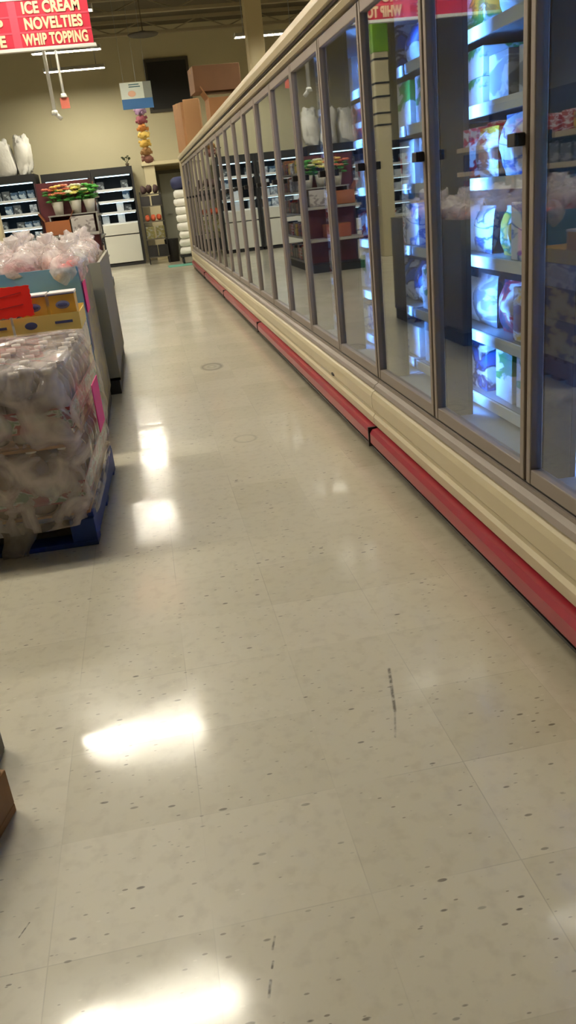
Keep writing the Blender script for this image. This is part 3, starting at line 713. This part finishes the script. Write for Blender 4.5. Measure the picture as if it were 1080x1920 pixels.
def tray(label, x0, x1, z0, h, m, mark):
    w_ = (x1-x0)/2; t = thing('carton_tray', label, 'tray', ((x0+x1)/2, YF+.21, z0)); th = .005; d_ = .21
    bm = B(); box(bm, -w_, w_, -d_, d_, 0, th); box(bm, -w_, w_, -d_, -d_+th, th, h); box(bm, -w_, w_, d_-th, d_, th, h); box(bm, -w_, -w_+th, -d_+th, d_-th, th, h*.9); box(bm, w_-th, w_, -d_+th, d_-th, th, h*.9)
    obj('tray_body', bm, m, t)
    ns = 3
    for i in range(ns):
        bm = B(); cx = -w_+2*w_*(i+.5)/ns
        if mark == 'oval':
            if i == 1: lathe_ = bmesh.ops.create_uvsphere(bm, u_segments=16, v_segments=8, radius=1, matrix=Matrix.Translation((cx, -d_, h*.5)) @ Matrix.Diagonal((.032, .002, .019, 1)))
            else: box(bm, cx-.045, cx+.045, -d_-.001, -d_, h*.45, h*.6, mtx=None)
        else:
            for k in range(4): box(bm, cx-w_/3+k*w_/6, cx-w_/3+(k+1)*w_/6-.002, -d_-.001, -d_, h*.2+.012*math.sin(k*1.4), h*.2+.014+.012*math.sin(k*1.4))
            box(bm, cx-.05, cx+.05, -d_-.001, -d_, h*.55, h*.75)
        obj('tray_print', bm, mat('navy_print', rgb(60, 66, 110), .5), t)
    return t
tray('yellow tray with a navy oval mark holding the yellow boxes', XR-.50, XR, .701, .09, mat('tray_yellow', rgb(222, 192, 104), .5), 'oval')
tray('pale blue tray with navy wave print, below the orange-red card', XR-1.0, XR-.51, .701, .09, mat('tray_blue', rgb(150, 172, 196), .5), 'wave')
YB = mat('golden_box', rgb(214, 160, 40), .4, coat=.3); 
def yellow_box(x, lab):
    t = thing('snack_box', lab, 'box', (x, YF+.09, .707), 0, 'yellow boxes in the tray')
    obj('carton_body', bx(-.066, .066, -.07, .07, 0, .175, b=.003), YB, t)
    obj('lid', bx(-.068, .068, -.072, .072, .175, .187), mat('white_lid', rgb(230, 224, 224), .4), t)
    bm = B(); box(bm, -.068, .068, -.0735, -.072, .175, .180); obj('lid_stripe', bm, mat('navy_print', rgb(60, 66, 110), .5), t)
    bm = B(); bmesh.ops.create_uvsphere(bm, u_segments=16, v_segments=8, radius=1, matrix=Matrix.Translation((0, -.07, .125)) @ Matrix.Diagonal((.036, .002, .021, 1))); obj('oval_mark', bm, mat('grey_blue_mark', rgb(110, 110, 140), .5), t)
    bm = B(); bmesh.ops.create_uvsphere(bm, u_segments=16, v_segments=8, radius=1, matrix=Matrix.Translation((0, -.0715, .125)) @ Matrix.Diagonal((.026, .002, .010, 1))); obj('oval_core', bm, mat('navy_print', rgb(60, 66, 110), .5), t)
yellow_box(XR-.075, 'golden yellow box with oval mark at the right end of the tray')
yellow_box(XR-.222, 'golden yellow box with oval mark, left of its twin')
SIL = pack('navy_silver', [rgb(44, 60, 96), rgb(150, 150, 150), rgb(44, 60, 96), rgb(210, 206, 196)], 6, sc=18)
for i, x in enumerate((XR-.345, XR-.44)):
    o = obj('snack_pouch', bx(-.045, .045, -.05, .05, 0, .155, b=.012), SIL, None, (x, YF+.09, .707)); tag(o, 'navy and silver pouch in the tray, %s' % ('beside the yellow boxes', 'next to the orange-red card')[i], 'pouch')
for i in range(3):
    o = obj('snack_pouch', bx(-.06, .06, -.05, .05, 0, .15, b=.012), SIL, None, (XR-.60-i*.135, YF+.1, .707)); tag(o, 'navy and silver pouch behind the orange-red card, %s' % ('right', 'middle', 'left')[i], 'pouch')
# orange-red card
t = thing('sale_card', 'bright orange-red card with handwritten strokes on the carton display', 'card', (-.705, YF-.03, .80))
bm = B(); n = 12
pts = [(-.105, 0), (.105, 0)]
vsx = []
ring = []
for i in range(n+1): ring.append((-.12+.24*i/n, -.002 if i % 2 else .004))
for i in range(n+1): ring.append((.12-(.004 if i % 2 else 0), .15*i/n))
for i in range(n+1): ring.append((.12-.24*i/n, .15+(.003 if i % 2 else 0)))
for i in range(1, n): ring.append((-.12+(.004 if i % 2 else 0), .15-.15*i/n))
a_ = [bm.verts.new((x, 0, z)) for x, z in ring]; f_ = bm.faces.new(a_); r_ = bmesh.ops.extrude_face_region(bm, geom=[f_]); bmesh.ops.translate(bm, vec=(0, .003, 0), verts=[v for v in r_['geom'] if isinstance(v, bmesh.types.BMVert)])
obj('card_sheet', bm, mat('orange_red_card', rgb(255, 34, 16), .6), t)
bm = B(); box(bm, -.09, .09, -.001, 0, .105, .111, mtx=Matrix.Rotation(.14, 4, 'Y').inverted()); box(bm, -.09, .08, -.001, 0, .05, .056, mtx=Matrix.Rotation(.1, 4, 'Y').inverted()); obj('pen_stroke', bm, mat('dark_red_ink', rgb(190, 20, 20), .6), t)
obj('card_stick', bx(-.006, .006, .003, .009, -.09, .1), WHITE, t)
# ---------------------------------------------------------------- blue bin and grey bin with bagged goods
def bin_(label, x0, x1, y0, y1, h, m, inner, panels=None):
    t = thing('display_bin', label, 'bin', ((x0+x1)/2, (y0+y1)/2, 0)); w_, d_ = (x1-x0)/2, (y1-y0)/2; th = .02
    bm = B(); box(bm, -w_, w_, -d_, -d_+th, .1, h); box(bm, -w_, w_, d_-th, d_, .1, h); box(bm, -w_, -w_+th, -d_+th, d_-th, .1, h); box(bm, w_-th, w_, -d_+th, d_-th, .1, h); box(bm, -w_, w_, -d_, d_, .1, .12)
    obj('bin_walls', bm, m, t)
    bm = B()
    for x in (-w_+.06, 0, w_-.06): box(bm, x-.05, x+.05, -d_, d_, 0, .1)
    obj('skid', bm, DARK, t)
    obj('false_floor', bx(-w_+th, w_-th, -d_+th, d_-th, h-.3, h-.28), CARD, t)
    if panels:
        bm = B(); bmesh.ops.create_uvsphere(bm, u_segments=18, v_segments=8, radius=1, matrix=Matrix.Translation((w_-.43, -d_, h-.085)) @ Matrix.Diagonal((.062, .002, .02, 1))); obj('gold_emblem', bm, mat('gold_emblem', rgb(160, 140, 50), .5), t)
        bm = B(); box(bm, w_-.001, w_+.001, -d_+.01, -d_+.12, .5, h-.01); obj('purple_corner', bm, mat('purple_print', rgb(84, 78, 120), .5), t)
        bm = B(); box(bm, w_-.001, w_+.0015, -d_+.12, d_, .1, h-.01); box(bm, w_-.001, w_+.0015, -d_+.01, -d_+.12, .1, .5); obj('side_print', bm, pack('side_print', [rgb(112, 116, 130), rgb(128, 122, 110), rgb(150, 136, 80), rgb(110, 104, 92)], 4, sc=5), t)
    return t
BLB = pack('blue_bin_print', [rgb(94, 146, 176), rgb(104, 156, 186), rgb(90, 138, 172)], 2, sc=2.2)
bin_('sky blue printed bin with a gold emblem full of bagged goods', -1.55, -.37, 4.82, 5.82, .985, BLB, None, True)
GRB = mat('grey_brown_bin', rgb(128, 122, 106), .7, nz=.1)
bin_('grey brown bin full of bagged goods behind the blue bin', -1.50, -.30, 5.95, 7.7, .93, GRB, None)
tag(obj('price_card', bx(-.002, .002, -.12, .12, 0, .17), PINK, None, (-.363, 5.0, .72), (0, 0, .0)), 'hot pink card on the aisle side of the blue bin', 'card')
FILMB = film('bag_film', .52, rgb(240, 230, 228), .1, .8, 22)
BC = [('rosy white', rgb(214, 178, 168)), ('tan', rgb(190, 140, 96)), ('orange', rgb(216, 104, 60)), ('red', rgb(170, 30, 36)), ('yellow green', rgb(206, 212, 90)), ('pink red', rgb(220, 80, 84)), ('cream', rgb(222, 208, 186)), ('brown', rgb(130, 84, 62))]
bagm = []
for i, (n, c) in enumerate(BC):
    b1 = B()
    for k in range(5):
        a = k*1.26+i; blob(b1, (math.cos(a)*.055, math.sin(a)*.05, .055+.03*(k % 2)), (.05, .045, .045), seed=i*5+k, n=6)
    m1 = mk(b1, 'contents', mat('goods_'+n.replace(' ', '_'), c, .5))
    b2 = B(); blob(b2, (0, 0, .085), (.118, .105, .085), seed=i+20, amp=.5, n=9)
    m2 = mk(b2, 'bag_film', FILMB)
    b3 = B(); lathe(b3, [(.012, .15), (.01, .18), (.035, .21), (.05, .25), (.045, .252), (.008, .2)], n=9)
    for v in b3.verts: v.co += Vector((noise.noise(v.co*30)*.02, noise.noise(v.co*30+Vector((5, 0, 0)))*.02, noise.noise(v.co*25)*.02))
    m3_ = mk(b3, 'gathered_top', FILMB)
    bagm.append((m1, m2, m3_))
bi = 0
def bag(x, y, z, ci, lab, rz):
    t = thing('goods_bag', lab, 'bag', (x, y, z), rz, 'bagged goods heaped in the bins')
    for nm, me in zip(('contents', 'bag_film', 'gathered_top'), bagm[ci]): link(nm, me, t)
    t.rotation_euler = (R.uniform(-.35, .35), R.uniform(-.35, .35), rz); return t
COLN = ['far left', 'left of middle', 'middle', 'right of middle', 'far right']
for bn, (ya, nr, zb) in enumerate(((4.95, 4, .80), (6.1, 6, .76))):
    for r_ in range(nr):
        for q in range(5):
            ci = R.choices(range(8), (6, 3, 2, 1.3, 1.2, 1.5, 4, 2))[0]
            if bn == 0 and r_ == 0: ci = [0, 4, 0, 3, 5][q]
            if bn == 0 and r_ == 1: ci = [6, 0, 7, 0, 2][q]
            hump = .10*math.sin(PI*(r_+.7)/(nr+.3))+R.uniform(0, .07)
            bag(-1.36+q*.222+R.uniform(-.02, .02), ya+r_*.25+R.uniform(-.02, .02), zb+hump, ci, 'clear bag of %s goods, %s, %s row back, %s bin' % (BC[ci][0], COLN[q], ORD[r_], ('blue', 'grey')[bn]), R.uniform(0, 6.28))
# ---------------------------------------------------------------- wooden pallet corner and grey crate at the lower left edge
a = 2.72
t = pallet('pallet', 'bare wooden pallet whose corner enters at the lower left edge', (0, 0, 0), 0, 1.0, .9, WOOD, 6)
th = -.28; cx, cy = -.486, 1.57
# corner (+x,+y) of the pallet sits at cx, cy
px, py = .5, .45
t.location = (cx-(px*math.cos(th)-py*math.sin(th)), cy-(px*math.sin(th)+py*math.cos(th)), 0); t.rotation_euler = (0, 0, th)
tag(obj('grey_carton', bx(-.25, 0, 0, .16, 0, .10, b=.006), mat('grey_card', rgb(96, 92, 86), .6), None, (-.556, 1.66, 0), (0, 0, -.05)), 'grey box edge at the left border above the wooden pallet corner', 'box')
# ---------------------------------------------------------------- red hanging sign
t = thing('hanging_sign', 'red hanging aisle sign with cream lettering and white rails', 'sign', (-.93, 8.5, 2.675))
RS = mat('red_sign', rgb(190, 18, 52), .5); LS_ = mat('lighter_red_band', rgb(222, 66, 88), .5); LET = mat('cream_lettering', rgb(240, 206, 166), .6)
obj('sign_board', bx(-.80, .80, -.015, .015, .0, .365, b=.002), RS, t)
for z0, z1, nm in ((-.028, .0, 'bottom_rail'), (.365, .392, 'top_rail')): obj(nm, bx(-.81, .82, -.022, .022, z0, z1, b=.003), WHITE, t)
for x in (-.75, .75):
    bm = B(); cyl(bm, (x, 0, .39), (x, 0, ZC-2.675), .004, n=6); obj('hanging_wire', bm, WIRE, t)
bm = B()
for z in (.112, .236): box(bm, -.80, .80, -.018, -.015, z, z+.014)
box(bm, .10, .17, -.0175, -.0152, .0, .365); obj('line_strip', bm, LS_, t)
for i, (s, sx) in enumerate((('ICE CREAM', 1), ('NOVELTIES', 1), ('WHIP TOPPING', .78))):
    link('lettering', text_mesh(s, .122, 'lettering', LET, .035, 'CENTER', .82*sx*(.98 if i < 2 else 1.0)), t, (.475, -.020, .302-i*.123))
for s, z in (('P', .179), ('E', .056)): link('lettering', text_mesh(s, .122, 'lettering', LET, .035, 'RIGHT', .95), t, (.035, -.020, z))
# ---------------------------------------------------------------- small hanging things in the distance
t = thing('hanging_sign', 'white and blue hanging sign before the dark upper window', 'sign', (.34, 16.0, 2.86))
obj('white_panel', bx(-.27, .13, -.01, .01, .16, .42), mat('pale_sheet', rgb(214, 222, 212), .6), t)
obj('clear_corner', bx(.13, .27, -.01, .01, .16, .42), mat('grey_sheet', rgb(132, 138, 130), .5), t)
obj('blue_band', bx(-.27, .27, -.012, .012, .0, .16), mat('blue_band', rgb(50, 104, 160), .5), t)
bm = B(); bmesh.ops.create_uvsphere(bm, u_segments=12, v_segments=6, radius=1, matrix=Matrix.Translation((-.08, -.01, .24)) @ Matrix.Diagonal((.07, .004, .05, 1))); obj('peach_spot', bm, mat('peach_spot', rgb(226, 180, 150), .6), t)
bm = B(); box(bm, -.12, .08, -.013, -.010, .34, .355); box(bm, -.12, .06, -.013, -.010, .375, .39); obj('print_line', bm, mat('teal_print', rgb(60, 110, 120), .5), t)
bm = B(); cyl(bm, (-.2, 0, .42), (-.2, 0, ZC-2.86), .003, n=5); cyl(bm, (.2, 0, .42), (.2, 0, ZC-2.86), .003, n=5); obj('hanging_wire', bm, WIRE, t)
# coloured paper streamer
t = thing('paper_streamer', 'long yellow, mauve and brown paper streamer below the blue sign', 'decoration', (.39, 17.5, 2.05))
PC = [rgb(130, 84, 70), rgb(150, 110, 60), rgb(214, 176, 80), rgb(222, 190, 96), rgb(196, 130, 60), rgb(140, 70, 80), rgb(150, 120, 150)]
for i in range(7):
    bm = B(); z = .06+i*.14
    for k in range(7):
        a = k*.9+i; cyl(bm, (0, 0, z), (math.cos(a)*.12, math.sin(a)*.08, z+.05*math.sin(k*2)), .01, .03, n=6)
    blob(bm, (0, 0, z), (.10, .07, .075), seed=i, amp=.5, n=7)
    obj('paper_tuft', bm, mat('tuft_%d' % i, PC[i], .7), t)
bm = B(); cyl(bm, (0, 0, 1.0), (0, 0, ZC-2.05), .003, n=5); obj('hanging_string', bm, WIRE, t)
# hanging white tubes
for i, (x, y, z0, z1) in enumerate(((-.97, 14.0, 2.68, 3.20), (-.85, 15.0, 3.02, 3.36))):
    t = thing('hanging_pole', 'white pole hanging from the ceiling, %s' % ('longer one at the left', 'shorter one holding a red tag')[i], 'pole', (x, y, z0))
    bm = B(); cyl(bm, (0, 0, .06), (0, 0, ZC-z0), .028 if i == 0 else .022, n=10); obj('pole_tube', bm, WHITE, t)
    bm = B(); cyl(bm, (0, 0, 0), (0, 0, .06), .055, .04, n=12); obj('end_fitting', bm, WHITE, t)
    if i == 0: bm = B(); cyl(bm, (.03, 0, -.05), (.07, 0, -.01), .05, .05, n=12); obj('lamp_head', bm, WHITE, t)
    else:
        obj('red_tag', bx(-.07, .07, -.008, .008, -.16, 0), mat('brick_red_tag', rgb(170, 84, 66), .6), t)
# sprinkler-like dark vent below the ceiling
t = thing('ceiling_fan', 'dark round fixture under the ceiling above the far aisle', 'fixture', (.58, 15.4, 3.86))
bm = B(); lathe(bm, [(.02, .03), (.24, .01), (.26, .03), (.10, .06), (.03, .08)], n=20); obj('dark_disc', bm, mat('dark_fixture', rgb(46, 40, 30), .6), t)
bm = B(); cyl(bm, (0, 0, .07), (0, 0, ZC-3.86), .008, n=8); obj('drop_pipe', bm, CEIL, t)
# ---------------------------------------------------------------- rack, sacks, bin, mat near the alcove
t = thing('wire_rack', 'dark wire rack with mixed goods between corner cooler and grey door', 'rack', (.37, 19.6, 0))
for x in (-.22, .22):
    for y in (-.2, .2): obj('post', bx(x-.012, x+.012, y-.012, y+.012, 0, 1.55), DARK, t)
RZs = [.16, .55, .92, 1.25, 1.5]
for z in RZs: obj('rack_shelf', bx(-.24, .24, -.22, .22, z-.02, z), mat('rack_shelf', rgb(92, 86, 74), .6), t)
def small(name, label, cat, bm, m, loc, group=None): return tag(obj(name, bm, m, None, loc), label, cat, group)
for i, x in enumerate((-.14, .0, .14)):
    small('brown_bundle', 'dark brown bundle on the wire rack top, %s of three' % ('left', 'middle', 'right')[i], 'bundle', (lambda b: (blob(b, (0, 0, .09), (.065, .1, .09), seed=i, amp=.5, n=7), b)[1])(B()), mat('dark_bundle', rgb(62, 40, 36), .7), (.37+x, 19.55, 1.501))
for i, x in enumerate((-.13, .0, .13)):
    small('orange_fruit_bag', 'orange-red bag on the wire rack, %s of three' % ('left', 'middle', 'right')[i], 'bag', (lambda b: (blob(b, (0, 0, .07), (.06, .1, .07), seed=i+4, amp=.3, n=7), b)[1])(B()), mat('orange_red_goods', rgb(206, 96, 60), .5), (.37+x, 19.5, .921))
for i, x in enumerate((-.12, .12)):
    small('grey_crate', 'grey crate on the wire rack second shelf, %s' % ('left', 'right')[i], 'crate', bx(-.10, .10, -.15, .15, 0, .26, b=.006), pack('crate_grey', [rgb(110, 112, 104), rgb(150, 152, 144), rgb(120, 112, 60)], 7, sc=14), (.37+x, 19.55, .551))
    small('dark_crate', 'dark crate on the wire rack shelf below the top, %s' % ('left', 'right')[i], 'crate', bx(-.10, .10, -.15, .15, 0, .20, b=.006), mat('crate_dark', rgb(44, 42, 42), .5), (.37+x, 19.55, 1.251))
    small('black_crate', 'black crate on the wire rack bottom shelf, %s' % ('left', 'right')[i], 'crate', bx(-.11, .11, -.16, .16, 0, .24, b=.006), DARK, (.37+x, 19.55, .161))
# white sacks tower with navy bundle
t = thing('hand_cart', 'low black cart carrying the white sacks beside the grey door', 'cart', (1.03, 18.6, 0))
obj('deck', bx(-.22, .22, -.22, .22, .14, .18, b=.004), DARK, t)
for x in (-.16, .16):
    for y in (-.16, .16):
        bm = B(); cyl(bm, (x-.02, y, .07), (x+.02, y, .07), .07, n=14); obj('wheel', bm, DARK, t)
        
for i in range(8):
    bm = B(); blob(bm, (0, 0, .085), (.215-.004*i, .2, .09), seed=i+2, amp=.2, n=8, sq=.6)
    small('white_sack', 'white sack stacked on the black cart, %s from the bottom' % ORD[i], 'sack', bm, WB, (1.03+.012*(i % 3), 18.6, .181+i*.165), 'white sacks stacked on the cart')
bm = B(); blob(bm, (0, 0, .13), (.2, .17, .13), seed=3, amp=.2, n=8, sq=.5); small('navy_bundle', 'navy blue bundle on top of the white sacks', 'bundle', bm, mat('navy_cloth', rgb(40, 46, 84), .7), (1.02, 18.6, 1.505))
bm = B(); lathe(bm, [(.13, 0), (.16, .48), (.165, .5), (.15, .5), (.12, .03)], n=18); small('waste_bin', 'black waste bin standing before the grey door', 'bin', bm, mat('black_bin', rgb(14, 13, 14), .6), (.70, 19.6, .0))
small('floor_mat', 'thin teal green mat on the floor by the grey door', 'mat', bx(-.32, .32, -.3, .3, 0, .008, b=.003), mat('teal_mat', rgb(90, 150, 130), .8), (.82, 18.1, 0))
